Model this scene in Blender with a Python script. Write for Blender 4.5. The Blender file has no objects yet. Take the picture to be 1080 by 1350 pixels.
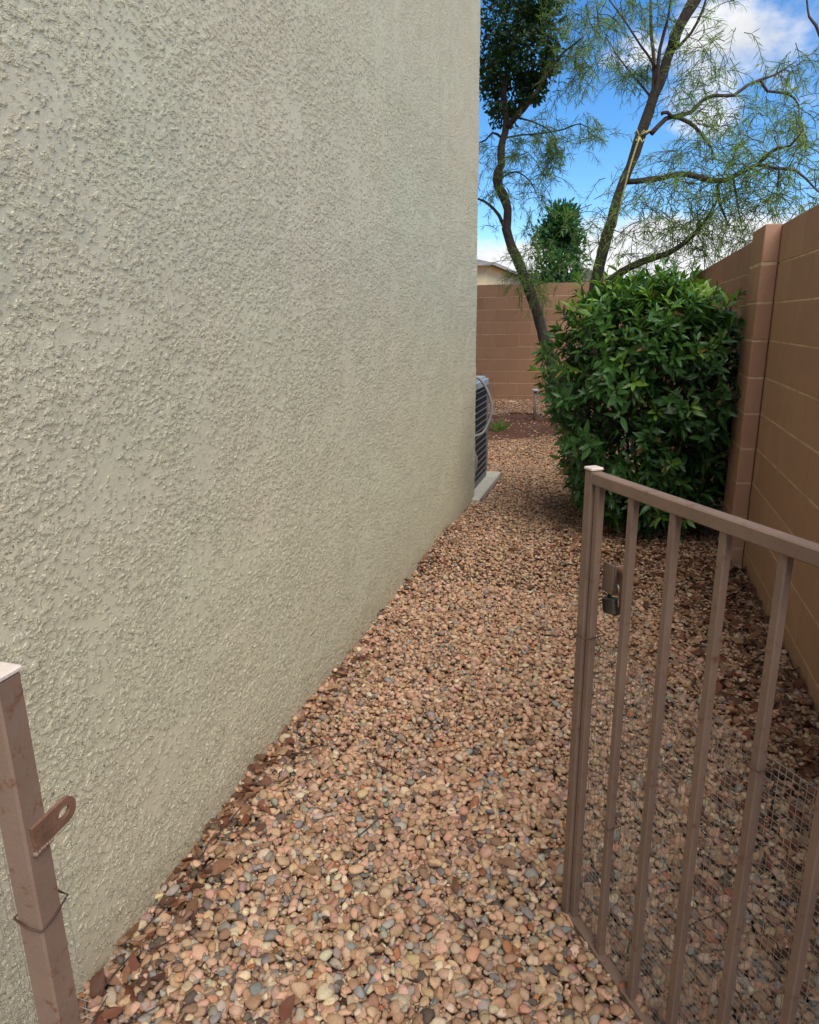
import bpy, bmesh, math, random
import numpy as np
from mathutils import Vector, Matrix, Quaternion

random.seed(11)
rng = np.random.default_rng(11)
R = math.radians
sc = bpy.context.scene
col = sc.collection

# ------------------------------------------------------------------ camera
YAW, PITCH, ROLL, FPX, CAMH = 16.39, 15.3, -0.73, 924.4, 1.47
_y, _p, _r = R(YAW), R(PITCH), R(ROLL)
CF = Vector((-math.sin(_y) * math.cos(_p), math.cos(_y) * math.cos(_p), -math.sin(_p)))
_rt = CF.cross(Vector((0, 0, 1))).normalized()
_up = _rt.cross(CF)
CR = _rt * math.cos(_r) + _up * math.sin(_r)
CU = _up * math.cos(_r) - _rt * math.sin(_r)
CC = Vector((0, 0, CAMH))
cam = bpy.data.cameras.new('camera')
cam.sensor_fit = 'VERTICAL'
cam.sensor_height = 36
cam.lens = FPX / 1350 * 36
cam.clip_start = 0.02
cam.clip_end = 3000
camo = bpy.data.objects.new('camera', cam)
col.objects.link(camo)
m3 = Matrix((CR, CU, -CF)).transposed()
camo.matrix_world = Matrix.Translation(CC) @ m3.to_4x4()
sc.camera = camo


def at(px, py, Y):
    """world point on the plane y = Y for a direction measured in the photograph (survey helper)"""
    d = CF * FPX + CR * (px - 540) - CU * (py - 675)
    return CC + d * (Y / d.y)


def direction(px, py):
    return (CF * FPX + CR * (px - 540) - CU * (py - 675)).normalized()


# ------------------------------------------------------------------ exposure, world, sun
sc.view_settings.view_transform = 'Standard'
sc.view_settings.look = 'None'
sc.view_settings.exposure = 1.80
sc.view_settings.gamma = 1.0
sc.view_settings.use_curve_mapping = False
SUN_EL, SUN_AZ = 54.0, 138.0      # azimuth clockwise from +Y
world = bpy.data.worlds.new('World')
sc.world = world
world.use_nodes = True


class NT:
    def __init__(s, tree):
        s.t = tree
        tree.nodes.clear()

    def n(s, typ, **kw):
        nd = s.t.nodes.new(typ)
        for k, v in kw.items():
            if k.startswith('i_'):
                key = k[2:]
                key = int(key) if key.isdigit() else key.replace('_', ' ')
                nd.inputs[key].default_value = v
            else:
                setattr(nd, k, v)
        return nd

    def l(s, a, b):
        s.t.links.new(a, b)

    def math(s, op, a, b=None, c=None, clamp=False):
        nd = s.t.nodes.new('ShaderNodeMath')
        nd.operation = op
        nd.use_clamp = clamp
        for i, v in enumerate((a, b, c)):
            if v is None:
                continue
            if isinstance(v, (int, float)):
                nd.inputs[i].default_value = v
            else:
                s.l(v, nd.inputs[i])
        return nd.outputs[0]

    def smooth(s, v, a, b, lo=0.0, hi=1.0):
        nd = s.t.nodes.new('ShaderNodeMapRange')
        nd.interpolation_type = 'SMOOTHSTEP'
        s.l(v, nd.inputs[0])
        for i, x in zip((1, 2, 3, 4), (a, b, lo, hi)):
            nd.inputs[i].default_value = x
        return nd.outputs[0]

    def noise(s, vec, scale, detail=4, rough=0.55, dist=0.0):
        nd = s.n('ShaderNodeTexNoise')
        nd.inputs['Scale'].default_value = scale
        nd.inputs['Detail'].default_value = detail
        nd.inputs['Roughness'].default_value = rough
        nd.inputs['Distortion'].default_value = dist
        if vec is not None:
            s.l(vec, nd.inputs['Vector'])
        return nd.outputs['Fac']

    def mix(s, fac, a, b, blend='MIX'):
        nd = s.t.nodes.new('ShaderNodeMix')
        nd.data_type = 'RGBA'
        nd.blend_type = blend
        for i, v in ((0, fac), (6, a), (7, b)):
            if isinstance(v, (int, float)):
                nd.inputs[i].default_value = v
            elif isinstance(v, (tuple, list)):
                nd.inputs[i].default_value = (*v[:3], 1)
            else:
                s.l(v, nd.inputs[i])
        return nd.outputs[2]


def lin(r, g, b):
    f = lambda c: (c / 255 / 12.92) if c / 255 <= 0.04045 else ((c / 255 + 0.055) / 1.055) ** 2.4
    return (f(r), f(g), f(b))


w = NT(world.node_tree)
sky = w.n('ShaderNodeTexSky')
sky.sky_type = 'NISHITA'
sky.sun_disc = False
sky.sun_elevation = R(SUN_EL)
sky.sun_rotation = R(SUN_AZ)
sky.altitude = 1500
sky.air_density = 1.0
sky.dust_density = 0.2
sky.ozone_density = 4.0
tc = w.n('ShaderNodeTexCoord')
vm = w.n('ShaderNodeVectorMath', operation='MULTIPLY')
vm.inputs[1].default_value = (1.0, 1.0, 1.9)
w.l(tc.outputs['Generated'], vm.inputs[0])
vm2 = w.n('ShaderNodeVectorMath', operation='ADD')
vm2.inputs[1].default_value = (3.1, 0.7, 5.2)
w.l(vm.outputs[0], vm2.inputs[0])
cn = w.noise(vm2.outputs[0], 3.2, 9, 0.58, 0.25)
sep = w.n('ShaderNodeSeparateXYZ')
w.l(tc.outputs['Generated'], sep.inputs[0])
bias = w.smooth(sep.outputs[2], 0.05, 0.19, 0.22, -0.05)      # cumulus banks low over the horizon
for (px, py, rad, amp) in ((1030, 50, 10.5, 0.21), (930, 90, 5, 0.07), (818, 62, 3.0, 0.17)):
    d = direction(px, py)
    dt = w.n('ShaderNodeVectorMath', operation='DOT_PRODUCT')
    dt.inputs[1].default_value = d
    w.l(tc.outputs['Generated'], dt.inputs[0])
    b = w.smooth(dt.outputs['Value'], math.cos(R(rad)), 1.0, 0.0, amp)
    bias = w.math('ADD', bias, b)
cm = w.math('ADD', cn, bias)
mask = w.smooth(cm, 0.56, 0.70)
shade = w.smooth(w.noise(vm2.outputs[0], 9.0, 5, 0.6), 0.3, 0.7, 0.72, 1.0)
cloudc = w.n('ShaderNodeVectorMath', operation='SCALE')
cloudc.inputs[0].default_value = (5.9, 6.0, 6.2)
w.l(shade, cloudc.inputs['Scale'])
hs = w.n('ShaderNodeHueSaturation')
hs.inputs['Saturation'].default_value = 1.25
hs.inputs['Value'].default_value = 1.05
w.l(sky.outputs[0], hs.inputs['Color'])
skyc = w.mix(mask, hs.outputs[0], cloudc.outputs[0])
bg = w.n('ShaderNodeBackground')
bg.inputs['Strength'].default_value = 0.055
w.l(skyc, bg.inputs['Color'])
wo = w.n('ShaderNodeOutputWorld')
w.l(bg.outputs[0], wo.inputs[0])

sun = bpy.data.lights.new('sun', 'SUN')
sun.energy = 1.5
sun.angle = R(55)
sun.color = (1.0, 0.95, 0.87)
suno = bpy.data.objects.new('sun', sun)
col.objects.link(suno)
az, el = R(SUN_AZ), R(SUN_EL)
sd = Vector((math.sin(az) * math.cos(el), math.cos(az) * math.cos(el), math.sin(el)))
suno.rotation_euler = sd.to_track_quat('Z', 'Y').to_euler()
suno.location = (0, 0, 12)

# ------------------------------------------------------------------ helpers
def tag(o, label=None, cat=None, group=None, kind=None):
    if label: o['label'] = label
    if cat: o['category'] = cat
    if group: o['group'] = group
    if kind: o['kind'] = kind
    return o


def empty(name, loc=(0, 0, 0), rz=0):
    o = bpy.data.objects.new(name, None)
    o.empty_display_size = 0.1
    o.location = loc
    o.rotation_euler.z = rz
    col.objects.link(o)
    return o


def obj(name, me, mat=None, parent=None):
    o = bpy.data.objects.new(name, me)
    if mat and not me.materials:
        me.materials.append(mat)
    col.objects.link(o)
    if parent:
        o.parent = parent
    return o


class MB:
    """collects simple shapes and links them as one mesh object"""
    def __init__(s):
        s.v, s.f, s.sm = [], [], []

    def add(s, vs, fs, smooth=False):
        k = len(s.v)
        s.v += [tuple(x) for x in vs]
        s.f += [tuple(i + k for i in f) for f in fs]
        s.sm += [smooth] * len(fs)

    def box(s, c, size, rot=None, bev=0.0):
        hx, hy, hz = [x / 2 for x in size]
        if bev > 0:
            b = bev
            vs = []
            # chamfered box: 24 vertices
            for sx in (-1, 1):
                for sy in (-1, 1):
                    for sz in (-1, 1):
                        vs += [(sx * (hx - b), sy * (hy - b), sz * hz), (sx * (hx - b), sy * hy, sz * (hz - b)), (sx * hx, sy * (hy - b), sz * (hz - b))]
            bm = bmesh.new()
            for v in vs: bm.verts.new(v)
            bmesh.ops.convex_hull(bm, input=bm.verts)
            bmesh.ops.dissolve_limit(bm, angle_limit=0.02, verts=bm.verts, edges=bm.edges)
            bm.verts.index_update()
            vs = [v.co.copy() for v in bm.verts]
            fs = [[v.index for v in f.verts] for f in bm.faces]
            bm.free()
        else:
            vs = [Vector((x * hx, y * hy, z * hz)) for x in (-1, 1) for y in (-1, 1) for z in (-1, 1)]
            fs = [(0, 1, 3, 2), (4, 6, 7, 5), (0, 4, 5, 1), (2, 3, 7, 6), (0, 2, 6, 4), (1, 5, 7, 3)]
        M = rot if rot is not None else Matrix.Identity(3)
        c = Vector(c)
        s.add([M @ Vector(v) + c for v in vs], fs)

    def tube(s, pts, rad, n=8, cap=True, smooth=True):
        pts = [Vector(p) for p in pts]
        if isinstance(rad, (int, float)): rad = [rad] * len(pts)
        vs, fs = [], []
        t0 = (pts[1] - pts[0]).normalized()
        a = t0.cross(Vector((0.31, 0.17, 0.93)))
        if a.length < 1e-3: a = t0.cross(Vector((1, 0, 0)))
        a.normalize()
        for i, p in enumerate(pts):
            t = (pts[min(i + 1, len(pts) - 1)] - pts[max(i - 1, 0)])
            t = t.normalized() if t.length > 1e-9 else t0
            a = (a - t * a.dot(t)).normalized()
            b = t.cross(a)
            for k in range(n):
                an = 2 * math.pi * k / n
                vs.append(p + (a * math.cos(an) + b * math.sin(an)) * rad[i])
        for i in range(len(pts) - 1):
            for k in range(n):
                k2 = (k + 1) % n
                fs.append((i * n + k, i * n + k2, (i + 1) * n + k2, (i + 1) * n + k))
        if cap:
            fs.append(tuple(reversed(range(n))))
            fs.append(tuple((len(pts) - 1) * n + k for k in range(n)))
        s.add(vs, fs, smooth)

    def lathe(s, prof, n=32, centre=(0, 0, 0), smooth=True):
        vs, fs = [], []
        for (r, z) in prof:
            for k in range(n):
                a = 2 * math.pi * k / n
                vs.append((centre[0] + r * math.cos(a), centre[1] + r * math.sin(a), centre[2] + z))
        for i in range(len(prof) - 1):
            for k in range(n):
                k2 = (k + 1) % n
                fs.append((i * n + k, i * n + k2, (i + 1) * n + k2, (i + 1) * n + k))
        s.add(vs, fs, smooth)

    def mesh(s, name='mesh'):
        me = bpy.data.meshes.new(name)
        me.from_pydata(s.v, [], s.f)
        me.polygons.foreach_set('use_smooth', s.sm)
        me.update()
        return me

    def build(s, name, mat, parent=None):
        return obj(name, s.mesh(name), mat, parent)


def mesh_np(name, V, F, smooth=True, colr=None):
    """V (n,3), F (m,k) with k 3 or 4; colr per vertex (n,3)"""
    V = np.ascontiguousarray(V, dtype=np.float32)
    F = np.ascontiguousarray(F, dtype=np.int32)
    k = F.shape[1]
    me = bpy.data.meshes.new(name)
    me.vertices.add(len(V))
    me.vertices.foreach_set('co', V.ravel())
    me.loops.add(F.size)
    me.loops.foreach_set('vertex_index', F.ravel())
    me.polygons.add(len(F))
    me.polygons.foreach_set('loop_start', np.arange(0, F.size, k, dtype=np.int32))
    me.polygons.foreach_set('use_smooth', np.full(len(F), smooth))
    me.update(calc_edges=True)
    if colr is not None:
        a = me.attributes.new('Col', 'FLOAT_COLOR', 'POINT')
        c4 = np.ones((len(V), 4), dtype=np.float32)
        c4[:, :3] = colr
        a.data.foreach_set('color', c4.ravel())
    return me


def smooth_line(pts, rad, step=0.08, jit=0.0):
    """Catmull-Rom resample of a limb"""
    P = [Vector(p) for p in pts]
    out, ro = [], []
    for i in range(len(P) - 1):
        p0, p1, p2, p3 = P[max(i - 1, 0)], P[i], P[i + 1], P[min(i + 2, len(P) - 1)]
        n = max(2, int((p2 - p1).length / step))
        for k in range(n):
            t = k / n
            q = 0.5 * ((2 * p1) + (p2 - p0) * t + (2 * p0 - 5 * p1 + 4 * p2 - p3) * t * t + (3 * p1 - p0 - 3 * p2 + p3) * t ** 3)
            r = rad[i] * (1 - t) + rad[i + 1] * t
            q = q + Vector((random.gauss(0, 1), random.gauss(0, 1), random.gauss(0, 1))) * jit * r
            out.append(q); ro.append(r * (1 + random.uniform(-0.06, 0.06)))
    out.append(P[-1]); ro.append(rad[-1])
    return out, ro


# ------------------------------------------------------------------ materials
def new_mat(name):
    m = bpy.data.materials.new(name)
    m.use_nodes = True
    t = NT(m.node_tree)
    p = t.n('ShaderNodeBsdfPrincipled')
    o = t.n('ShaderNodeOutputMaterial')
    t.l(p.outputs[0], o.inputs[0])
    t.p, t.o = p, o
    return m, t


def ocoord(t, which='Object'):
    return t.n('ShaderNodeTexCoord').outputs[which]


def bump(t, h, strength=0.5, dist=0.01):
    b = t.n('ShaderNodeBump')
    b.inputs['Strength'].default_value = strength
    b.inputs['Distance'].default_value = dist
    t.l(h, b.inputs['Height'])
    t.l(b.outputs[0], t.p.inputs['Normal'])


def mat_stucco():
    m, t = new_mat('stucco')
    g = t.n('ShaderNodeNewGeometry').outputs['Position']
    mp = t.n('ShaderNodeMapping'); mp.inputs['Rotation'].default_value = (R(28), 0, 0); mp.inputs['Scale'].default_value = (1, 0.82, 1.15); t.l(g, mp.inputs[0])
    n1 = t.noise(mp.outputs[0], 76, 5, 0.62, 0.35)
    low = t.noise(g, 5.0, 3, 0.55)
    thr = t.math('MULTIPLY_ADD', low, -0.40, 0.700)
    d = t.math('SUBTRACT', n1, thr)
    ridge = t.smooth(d, -0.02, 0.075)
    big = t.noise(g, 130, 4, 0.65, 0.2)
    ridge2 = t.math('MULTIPLY', ridge, t.math('MULTIPLY_ADD', big, 0.7, 0.5))
    fine = t.noise(g, 330, 3, 0.6)
    und = t.noise(g, 3.2, 3, 0.5)
    h = t.math('MULTIPLY', ridge2, 0.0040)
    h = t.math('ADD', h, t.math('MULTIPLY', fine, 0.0010))
    h = t.math('ADD', h, t.math('MULTIPLY', und, 0.014))
    h = t.math('ADD', h, t.math('MULTIPLY', t.noise(g, 26, 2, 0.5), 0.0022))
    h = t.math('ADD', h, t.math('MULTIPLY', t.noise(g, 150, 3, 0.6), 0.0009))
    dn = t.n('ShaderNodeDisplacement')
    dn.inputs['Midlevel'].default_value = 0.0
    dn.inputs['Scale'].default_value = 1.0
    t.l(h, dn.inputs['Height'])
    t.l(dn.outputs[0], t.o.inputs['Displacement'])
    m.displacement_method = 'BOTH'
    c = t.mix(t.smooth(t.noise(g, 2.2, 4, 0.6), 0.3, 0.7), lin(196, 189, 160), lin(198, 187, 160))
    c = t.mix(t.smooth(t.noise(g, 0.9, 3, 0.6), 0.35, 0.7, 0, 0.5), c, lin(190, 187, 159))
    c = t.mix(t.math('MULTIPLY', t.noise(g, 240, 2), 0.12), c, lin(156, 144, 114))
    st = t.n('ShaderNodeMapping'); st.inputs['Scale'].default_value = (3, 3, 0.22); t.l(g, st.inputs[0])
    c = t.mix(t.smooth(t.noise(st.outputs[0], 2.2, 5, 0.6), 0.52, 0.75, 0, 0.22), c, lin(172, 160, 130))
    # splash dust along the foot of the wall
    z = t.n('ShaderNodeSeparateXYZ'); t.l(g, z.inputs[0])
    dz = t.math('ADD', z.outputs[2], t.math('MULTIPLY', t.noise(g, 9, 4), 0.16))
    c = t.mix(t.smooth(dz, 0.08, 0.30, 0.40, 0.0), c, lin(158, 132, 104))
    t.l(c, t.p.inputs['Base Color'])
    t.p.inputs['Roughness'].default_value = 0.95
    t.p.inputs['Specular IOR Level'].default_value = 0.1
    return m


def mat_block(name, ca, cb, rough=0.9):
    m, t = new_mat(name)
    g = t.n('ShaderNodeNewGeometry').outputs['Position']
    oi = t.n('ShaderNodeObjectInfo')
    c = t.mix(oi.outputs['Random'], ca, cb)
    c = t.mix(t.smooth(t.noise(g, 7, 5, 0.65), 0.35, 0.75, 0, 0.45), c, tuple(x * 0.72 for x in ca))
    c = t.mix(t.smooth(t.noise(g, 160, 3, 0.7), 0.45, 0.75, 0, 0.35), c, tuple(min(1, x * 1.5) for x in cb))
    c = t.mix(t.smooth(t.noise(g, 240, 2, 0.7), 0.55, 0.72, 0, 0.4), c, tuple(x * 0.5 for x in ca))
    # lime streaks running down
    sx = t.n('ShaderNodeMapping'); sx.inputs['Scale'].default_value = (6, 6, 0.5); t.l(g, sx.inputs[0])
    c = t.mix(t.smooth(t.noise(sx.outputs[0], 2.0, 4, 0.6), 0.55, 0.8, 0, 0.35), c, tuple(x * 0.7 for x in ca))
    t.l(c, t.p.inputs['Base Color'])
    t.p.inputs['Roughness'].default_value = rough
    t.p.inputs['Specular IOR Level'].default_value = 0.2
    bump(t, t.noise(g, 190, 5, 0.75), 0.6, 0.006)
    return m


def mat_plain(name, c, rough=0.8, var=0.25, scale=30, bumps=0.3, bdist=0.003, metal=0.0, dark=0.6):
    m, t = new_mat(name)
    g = t.n('ShaderNodeNewGeometry').outputs['Position']
    cc = t.mix(t.smooth(t.noise(g, scale, 5, 0.65), 0.3, 0.75, 0, 1), c, tuple(x * (1 - var) for x in c))
    cc = t.mix(t.smooth(t.noise(g, scale * 6, 3, 0.6), 0.5, 0.75, 0, var), cc, tuple(x * dark for x in c))
    t.l(cc, t.p.inputs['Base Color'])
    t.p.inputs['Roughness'].default_value = rough
    t.p.inputs['Metallic'].default_value = metal
    if bumps: bump(t, t.noise(g, scale * 5, 4, 0.65), bumps, bdist)
    return m


def mat_painted_metal():
    m, t = new_mat('brown_painted_metal')
    g = t.n('ShaderNodeNewGeometry').outputs['Position']
    c = t.mix(t.smooth(t.noise(g, 8, 4), 0.3, 0.7), lin(130, 106, 88), lin(119, 97, 81))
    c = t.mix(t.smooth(t.noise(g, 45, 6, 0.75), 0.55, 0.68, 0, 0.8), c, lin(104, 62, 36))
    c = t.mix(t.smooth(t.noise(g, 300, 3, 0.7), 0.62, 0.72, 0, 0.5), c, lin(160, 135, 120))
    t.l(c, t.p.inputs['Base Color'])
    t.l(t.smooth(t.noise(g, 30, 4), 0.3, 0.7, 0.42, 0.68), t.p.inputs['Roughness'])
    bump(t, t.noise(g, 220, 3, 0.6), 0.25, 0.0015)
    return m


def mat_col(name, rough=0.75, spec=0.3, transl=0.0, speck=0.3, scale=180, bumps=0.3):
    """colour comes from the mesh attribute Col plus the object's own colour"""
    m, t = new_mat(name)
    g = t.n('ShaderNodeNewGeometry').outputs['Position']
    a = t.n('ShaderNodeAttribute', attribute_name='Col')
    oi = t.n('ShaderNodeObjectInfo')
    c = t.mix(1.0, a.outputs['Color'], oi.outputs['Color'], 'ADD')
    dk = t.mix(1.0, c, (0.55, 0.52, 0.5), 'MULTIPLY')
    lt = t.mix(1.0, c, (1.4, 1.38, 1.35), 'MULTIPLY')
    c2 = t.mix(t.smooth(t.noise(g, scale, 4, 0.7), 0.45, 0.75, 0, speck), c, dk)
    c2 = t.mix(t.smooth(t.noise(g, scale * 0.6, 4, 0.7), 0.52, 0.8, 0, speck), c2, lt)
    t.l(c2, t.p.inputs['Base Color'])
    t.p.inputs['Roughness'].default_value = rough
    t.p.inputs['Specular IOR Level'].default_value = spec
    if bumps: bump(t, t.noise(g, scale * 2, 4, 0.65), bumps, 0.002)
    if transl > 0:
        tr = t.n('ShaderNodeBsdfTranslucent')
        t.l(t.mix(1.0, c2, (1.5, 1.6, 0.6), 'MULTIPLY'), tr.inputs['Color'])
        mx = t.n('ShaderNodeMixShader'); mx.inputs[0].default_value = transl
        t.l(t.p.outputs[0], mx.inputs[1]); t.l(tr.outputs[0], mx.inputs[2])
        t.l(mx.outputs[0], t.o.inputs[0])
    return m


M_STUCCO = mat_stucco()
M_BLOCK = mat_block('brown_block', lin(180, 144, 116), lin(168, 132, 105))
M_BLOCK_BACK = mat_block('reddish_block', lin(168, 130, 100), lin(154, 115, 88))
M_PIL = mat_block('pinkish_block', lin(182, 142, 114), lin(174, 134, 108))
M_MORTAR = mat_plain('mortar', lin(216, 184, 148), 0.95, 0.40, 12)
M_SOIL = mat_plain('soil', lin(150, 114, 88), 0.95, 0.4, 25, 0.8, 0.02)
M_DIRT = mat_plain('dark_soil', lin(122, 80, 58), 0.95, 0.45, 30, 0.9, 0.02)
M_PEB = mat_col('pebble', 0.78, 0.25, 0, 0.6, 170, 0.5)
M_LEAF = mat_col('bush_leaf', 0.42, 0.38, 0.25, 0.2, 60, 0.15)
M_TLEAF = mat_col('tree_leaf', 0.55, 0.35, 0.45, 0.1, 20, 0)
M_DRY = mat_col('dry_leaf', 0.7, 0.3, 0.12, 0.45, 90, 0.5)
M_METAL = mat_painted_metal()
M_CAP = mat_plain('pale_plastic_cap', lin(214, 198, 182), 0.5, 0.15, 60)
M_WIRE = mat_plain('galvanised_wire', lin(176, 168, 154), 0.5, 0.3, 40, 0, metal=0.4)
M_TIE = mat_plain('rusty_wire', lin(74, 48, 34), 0.7, 0.3, 60, 0)
M_RUST = mat_plain('rusty_steel', lin(124, 88, 66), 0.75, 0.45, 45, 0.5, 0.002)
M_LOCK = mat_plain('padlock_steel', lin(110, 106, 100), 0.35, 0.4, 40, 0.2, 0.001, 0.8)
M_CHROME = mat_plain('shackle_steel', lin(200, 198, 194), 0.22, 0.1, 40, 0, metal=1.0)
M_CONC = mat_plain('concrete_pad', lin(178, 172, 156), 0.9, 0.15, 12, 0.3, 0.003)
M_AC_DARK = mat_plain('condenser_coil', lin(26, 32, 44), 0.6, 0.3, 90, 0.6, 0.004)
M_AC_RING = mat_plain('louver_grey', lin(98, 98, 98), 0.5, 0.15, 30, 0)
M_AC_TOP = mat_plain('condenser_top', lin(150, 162, 166), 0.45, 0.1, 20, 0)
M_COND = mat_plain('grey_conduit', lin(140, 136, 130), 0.6, 0.2, 30, 0)
M_BARK = mat_plain('bark', lin(92, 78, 68), 0.95, 0.5, 14, 1.0, 0.03)
M_BARK2 = mat_plain('greenish_bark', lin(74, 66, 53), 0.95, 0.5, 14, 1.0, 0.03)
M_STRAP = mat_plain('yellow_strap', lin(176, 168, 112), 0.7, 0.2, 40)
M_NWALL = mat_plain('cream_stucco', lin(228, 206, 160), 0.9, 0.08, 4)
M_NROOF = mat_plain('roof_shingle', lin(120, 112, 104), 0.9, 0.3, 6, 0.6, 0.02)
M_FASCIA = mat_plain('fascia', lin(158, 152, 144), 0.6, 0.08, 6, 0)
M_STONE = mat_plain('tan_stone', lin(196, 158, 124), 0.85, 0.25, 18, 0.5, 0.006)
M_WHITE = mat_plain('white_plastic', lin(228, 226, 220), 0.4, 0.05, 30, 0)
M_STAKE = mat_plain('grey_pipe', lin(150, 140, 128), 0.6, 0.15, 30, 0)

XH, XR, YB, YC = -1.07, 0.80, 12.2, 5.5

# ------------------------------------------------------------------ ground
bm = MB()
bm.add([(-400, -400, 0), (400, -400, 0), (400, 400, 0), (-400, 400, 0)], [(0, 1, 2, 3)])
ground = tag(bm.build('ground', M_SOIL), kind='structure')


def in_soil(x, y):
    return ((x + 1.40) / 0.72) ** 2 + ((y - 9.85) / 1.35) ** 2 + 0.25 * np.sin(3 * y + 5 * x) * 0.5


# low mound of bare soil round the tree
nx, ny = 40, 60
gx, gy = np.meshgrid(np.linspace(-2.4, -0.4, nx), np.linspace(8.2, 11.5, ny))
q = in_soil(gx, gy)
gz = 0.018 - 0.03 * np.clip(q - 0.9, 0, 1) + 0.006 * np.sin(gx * 23) * np.cos(gy * 19) + rng.normal(0, 0.003, gx.shape)
V = np.stack([gx, gy, gz], -1).reshape(-1, 3)
ii = (np.arange(ny - 1)[:, None] * nx + np.arange(nx - 1)[None]).ravel()
F = np.stack([ii, ii + 1, ii + nx + 1, ii + nx], -1)
tag(obj('soil_patch', mesh_np('soil_patch', V, F), M_DIRT), kind='structure')

# ------------------------------------------------------------------ house with stucco wall
house = empty('stucco_house', (XH, 0, 0))
tag(house, 'tall beige stucco house wall with rough dashed texture beside the gravel path', 'house')
th0, th1 = math.atan(0.50 / 1.07), math.atan((YC - 0.02) / 1.07)
ys = 1.07 * np.tan(np.arange(th0, th1, 1.5 / 700))
ys = np.concatenate([[-3.0, -2.2, -1.6], np.arange(-1.2, 0.49, 0.02), ys])
prof = [(XH, y) for y in ys]
for a in np.linspace(0, math.pi / 2, 7):
    prof.append((XH - 0.02 + 0.02 * math.cos(a), YC - 0.02 + 0.02 * math.sin(a)))
for x in np.linspace(XH - 0.05, XH - 1.13, 40):
    prof.append((x, YC))
prof = np.array(prof)
zs = np.concatenate([np.arange(-0.06, 2.5, 0.0029), np.arange(2.5, 3.9, 0.0075), np.arange(3.9, 5.45, 0.05)])
nr, nc = len(zs), len(prof)
V = np.zeros((nr, nc, 3))
V[:, :, 0] = prof[None, :, 0] - XH
V[:, :, 1] = prof[None, :, 1]
V[:, :, 2] = zs[:, None]
ii = (np.arange(nr - 1)[:, None] * nc + np.arange(nc - 1)[None]).ravel()
F = np.stack([ii, ii + 1, ii + nc + 1, ii + nc], -1)
wall = obj('wall', mesh_np('stucco_wall', V.reshape(-1, 3), F), M_STUCCO, house)
# remaining outer walls and the roof of the same house
b = MB()
P2 = [(-2.2, YC + .004), (-2.2, 9), (-9, 9), (-9, -3), (XH - .004, -3)]
for i in range(len(P2) - 1):
    (x0, y0), (x1, y1) = P2[i], P2[i + 1]
    b.add([(x0 - XH, y0, -0.1), (x1 - XH, y1, -0.1), (x1 - XH, y1, 5.45), (x0 - XH, y0, 5.45)], [(0, 1, 2, 3)])
b.build('outer_wall', M_NWALL, house)
b = MB()
b.add([(-8.3, -3.3, 5.45), (0.3, -3.3, 5.45), (0.3, 9.3, 5.45), (-8.3, 9.3, 5.45), (-4, 0.8, 7.0), (-4, 5.2, 7.0)],
      [(3, 2, 1, 0), (0, 1, 4), (1, 2, 5, 4), (2, 3, 5), (3, 0, 4, 5)])
b.build('roof', M_NROOF, house)

# ------------------------------------------------------------------ block walls
BL, BH, JH, JV = 0.4064, 0.2032, 0.0090, 0.0030
ZB = 1.945 - 10 * BH + 0.0


def block_mesh(L, H, D, bev=0.002):
    k = MB()
    k.box((0, 0, 0), (L, D, H), None, bev)
    return k.mesh('block')


def block_row_wall(name, origin, rz, length, label, mat, ncourse=10, zb=ZB, z0=0):
    """local x runs along the wall, local -y is the seen face (y = 0)"""
    root = empty(name, origin, rz)
    tag(root, label, 'wall')
    full = block_mesh(BL - JV, BH - JH, 0.15)
    half = block_mesh(BL / 2 - JV, BH - JH, 0.15)
    for me in (full, half): me.materials.append(mat)
    m = MB()
    m.box((length / 2, 0.0757, zb + ncourse * BH / 2 - 0.004), (length - 0.004, 0.145, ncourse * BH - 0.012))
    m.build('mortar', M_MORTAR, root)
    for c in range(ncourse):
        z = zb + (c + 0.5) * BH
        x = 0.0
        if c % 2:
            o = obj('block', half, None, root)
            o.location = (BL / 4, 0.075 + random.uniform(-.0012, .0012), z)
            x = BL / 2
        while x + BL * 0.4 < length:
            L = min(BL, length - x)
            me = full if L > BL * 0.9 else half
            o = obj('block', me, None, root)
            o.location = (x + (BL if me is full else BL / 2) / 2, 0.075 + random.uniform(-.0015, .0015), z + random.uniform(-.0006, .0006))
            x += BL if me is full else BL / 2
    return root


# side wall: seen face at x = XR facing -X.  local -y -> world -X : rotate by -90deg
rw = block_row_wall('block_wall', (XR, YB, 0), R(-90), BL * 30, 'brown concrete block wall with pilasters running along the path beside the bush', M_BLOCK)
bw = block_row_wall('block_wall', (-7.5 + 0.796, YB + 0.003, 0), 0, BL * 18.45, 'reddish brown block wall closing the far end of the yard behind the trees', M_BLOCK_BACK, 10, ZB + 0.085)
for yc in (4.60, 8.66):
    pil = obj('pilaster', (lambda k: (k.box((0, 0, ZB + 5 * BH - 0.006), (0.381, 0.078, 10 * BH - 0.016)), k.mesh('pilaster'))[1])(MB()), M_MORTAR, rw)
    pil.location = (YB - yc, -0.0445, 0)
    pm = block_mesh(0.385, BH - JH, 0.083, 0.004)
    pm.materials.append(M_PIL)
    for c in range(10):
        o = obj('block', pm, None, pil)
        o.location = (random.uniform(-.002, .002), random.uniform(-.0015, .0015), ZB + (c + 0.5) * BH + (0.004 if c == 9 else 0))

# ------------------------------------------------------------------ gravel
def ico(sub):
    b = bmesh.new()
    if sub == 0:
        bmesh.ops.create_icosphere(b, subdivisions=1, radius=1)
    else:
        bmesh.ops.create_icosphere(b, subdivisions=sub, radius=1)
    V = np.array([v.co[:] for v in b.verts]); F = np.array([[v.index for v in f.verts] for f in b.faces])
    b.free()
    return V, F


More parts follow.
